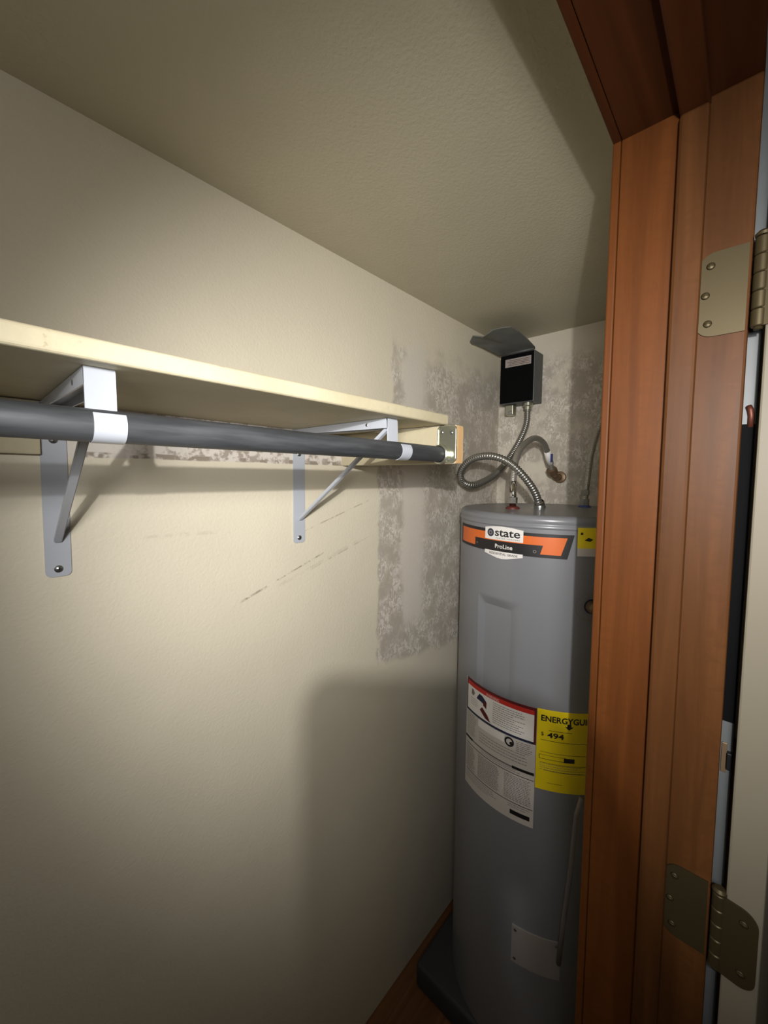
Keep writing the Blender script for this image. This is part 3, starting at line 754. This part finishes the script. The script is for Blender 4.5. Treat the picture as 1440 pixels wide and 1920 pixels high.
tube('wall_stub', [(1.548, 0.544, 1.764), (1.572, 0.543, 1.752), (XE, 0.543, 1.750)], 0.0125, M['nut'], t, 16)
lathe('wall_collar', [(0, 0), (0.024, 0), (0.022, 0.006), (0.0125, 0.009), (0, 0.009)], (XE, 0.543, 1.75), M['nut'], t, 24, (-1, 0, 0))

t = thing('water_hose', 'braided water connector at tank right, half hidden by the jamb', 'hose', (1.44, 0.399, 1.652))
lathe('base_nut', [(0.010, 0), (0.0145, 0), (0.0145, 0.02), (0.010, 0.02), (0.010, 0)], (1.44, 0.399, 1.656), M['screw'], t, 6, (0, 0, 1), False)
lathe('upper_nut', [(0.010, 0), (0.0135, 0), (0.0135, 0.016), (0.010, 0.016), (0.010, 0)], (1.4435, 0.3995, 1.69), M['screw'], t, 6, (0.1, 0, 1), False)
ribbed('braid', [(1.44, 0.399, 1.672), (1.45, 0.4, 1.705), (1.46, 0.398, 1.759), (1.48, 0.396, 1.833), (1.50, 0.384, 1.91), (1.515, 0.36, 1.97), (1.55, 0.335, 2.01), (XE, 0.325, 2.025)], 0.0105, 0.006, 0.0008, M['braid'], t)
lathe('wall_collar', [(0, 0), (0.024, 0), (0.022, 0.006), (0.0125, 0.009), (0, 0.009)], (XE, 0.325, 2.025), M['nut'], t, 24, (-1, 0, 0))

# ------------------------------------------------------------------ the torch that lights the closet and the phone it shines past
aim = LAMP_DIR.normalized()
t = thing('torch', 'small dark torch held up in the doorway, shining into the closet', 'torch', LAMP)
lathe('barrel', [(0, -0.13), (0.012, -0.13), (0.0125, -0.128), (0.0125, -0.05), (0.016, -0.035), (0.016, -0.004), (0.015, -0.004), (0.009, -0.02), (0, -0.02)], LAMP, M['torch'], t, 32, aim)
def beam(name, kind, watt, size, back):
    ld = bpy.data.lights.new(name, kind); ld.energy = watt; ld.shadow_soft_size = size; ld.color = (1.0, 0.985, 0.96)
    if kind == 'SPOT': ld.spot_size = math.radians(LAMP_CONE); ld.spot_blend = 1.0
    lo = bpy.data.objects.new(name, ld); C.objects.link(lo); lo.parent = t
    lo.location = back; lo.rotation_euler = aim.to_track_quat('-Z', 'Y').to_euler()
beam('torch_beam', 'SPOT', LAMP_W, 0.0065, (0, 0, 0))
beam('added_soft_fill', 'SPOT', SOFT_FILL_W, 0.13, (-0.06, -0.02, -0.055))  # unseen wide fill light, added beside the beam to brighten shadowed areas
beam('torch_spill', 'POINT', LAMP_SPILL_W, 0.05, (-0.03, -0.02, 0.01))

t = thing('smartphone', 'dark smartphone held upright in the doorway, taking the picture', 'phone', EYE - F_AX * 0.012 - U_AX * 0.12)
def phone_slab(name, a0, a1, b0, b1, d0, d1, r, mat):
    bm = bmesh.new(); off = parent_off(t); o2 = rounded_rect(a1 - a0, b1 - b0, r)
    P = lambda p, d: EYE + R_AX * (p[0] + (a0 + a1) / 2) + U_AX * (p[1] + (b0 + b1) / 2) + F_AX * d - off
    lo_ = [bm.verts.new(P(p, d0)) for p in o2]; hi_ = [bm.verts.new(P(p, d1)) for p in o2]; n = len(o2)
    bm.faces.new(lo_); bm.faces.new(hi_[::-1])
    for i in range(n): bm.faces.new((lo_[i], lo_[(i + 1) % n], hi_[(i + 1) % n], hi_[i]))
    return bm_obj(name, bm, mat, t)
phone_slab('body', -0.036, 0.047, -0.120, 0.048, -0.014, -0.005, 0.014, M['phone'])
phone_slab('screen', -0.032, 0.043, -0.116, 0.044, -0.0146, -0.0138, 0.011, M['glass'])
phone_slab('lens_island', -0.012, 0.030, -0.014, 0.034, -0.0052, -0.0036, 0.009, M['glass'])

# the hand that holds the phone from its right side, with the forearm below it
def hand():
    P = lambda a, b, d: EYE + R_AX * a + U_AX * b + F_AX * d
    nodes = {}; V = []; E_ = []; RAD = []
    def node(k, a, b, d, r):
        nodes[k] = len(V); V.append(P(a, b, d)); RAD.append(r)
    def edge(x, y): E_.append((nodes[x], nodes[y]))
    node('palm', 0.072, -0.045, -0.022, 0.020)
    node('heel', 0.078, -0.085, -0.034, 0.021)
    node('wrist', 0.086, -0.125, -0.055, 0.022)
    node('arm1', 0.100, -0.20, -0.095, 0.028); node('arm2', 0.118, -0.29, -0.15, 0.035); node('elbow', 0.13, -0.37, -0.20, 0.036)
    node('knuckles', 0.072, -0.010, -0.014, 0.017)
    for x, y in (('palm', 'heel'), ('heel', 'wrist'), ('wrist', 'arm1'), ('arm1', 'arm2'), ('arm2', 'elbow'), ('palm', 'knuckles')): edge(x, y)
    for i, (b0, L, root) in enumerate(((0.026, 0.92, 'knuckles'), (0.004, 1.05, 'knuckles'), (-0.020, 1.0, 'palm'), (-0.044, 0.8, 'palm'))):
        node('f%da' % i, 0.070, b0 - 0.004, -0.006, 0.0095)
        node('f%db' % i, 0.0605, b0, 0.0075, 0.0085)
        node('f%dc' % i, 0.0605 - 0.020 * L, b0 + 0.001, 0.0065, 0.0075)
        node('f%dd' % i, 0.0605 - 0.034 * L, b0 + 0.002, 0.0030, 0.0062)
        edge(root, 'f%da' % i)
        for x, y in (('a', 'b'), ('b', 'c'), ('c', 'd')): edge('f%d%s' % (i, x), 'f%d%s' % (i, y))
    node('t1', 0.070, -0.052, -0.036, 0.013); node('t2', 0.060, -0.020, -0.036, 0.0105); node('t3', 0.046, 0.004, -0.029, 0.009)
    edge('heel', 't1'); edge('t1', 't2'); edge('t2', 't3')
    base = P(0.13, -0.37, -0.20)
    me = bpy.data.meshes.new('person'); me.from_pydata([v - base for v in V], E_, [])
    o = new_obj('person', me, M['skin']); o.location = base
    o.modifiers.new('skin', 'SKIN')
    lay = me.skin_vertices[0].data
    for i, r in enumerate(RAD): lay[i].radius = (r, r); lay[i].use_root = (i == 0)
    sm = o.modifiers.new('smooth', 'SUBSURF'); sm.levels = 2; sm.render_levels = 2
    tag(o, 'hand and forearm in dark sleeve holding up the smartphone', 'person')
    sl = [P(0.092, -0.160, -0.074), P(0.102, -0.205, -0.098), P(0.120, -0.29, -0.15), P(0.135, -0.38, -0.206), P(0.137, -0.386, -0.21)]
    rr = (0.036, 0.040, 0.047, 0.050, 0.044)
    tube('sleeve', sl, lambda i: rr[i], M['phone'], o, 24)
M['skin'] = plain('skin', (178, 128, 104), 0.55)
hand()
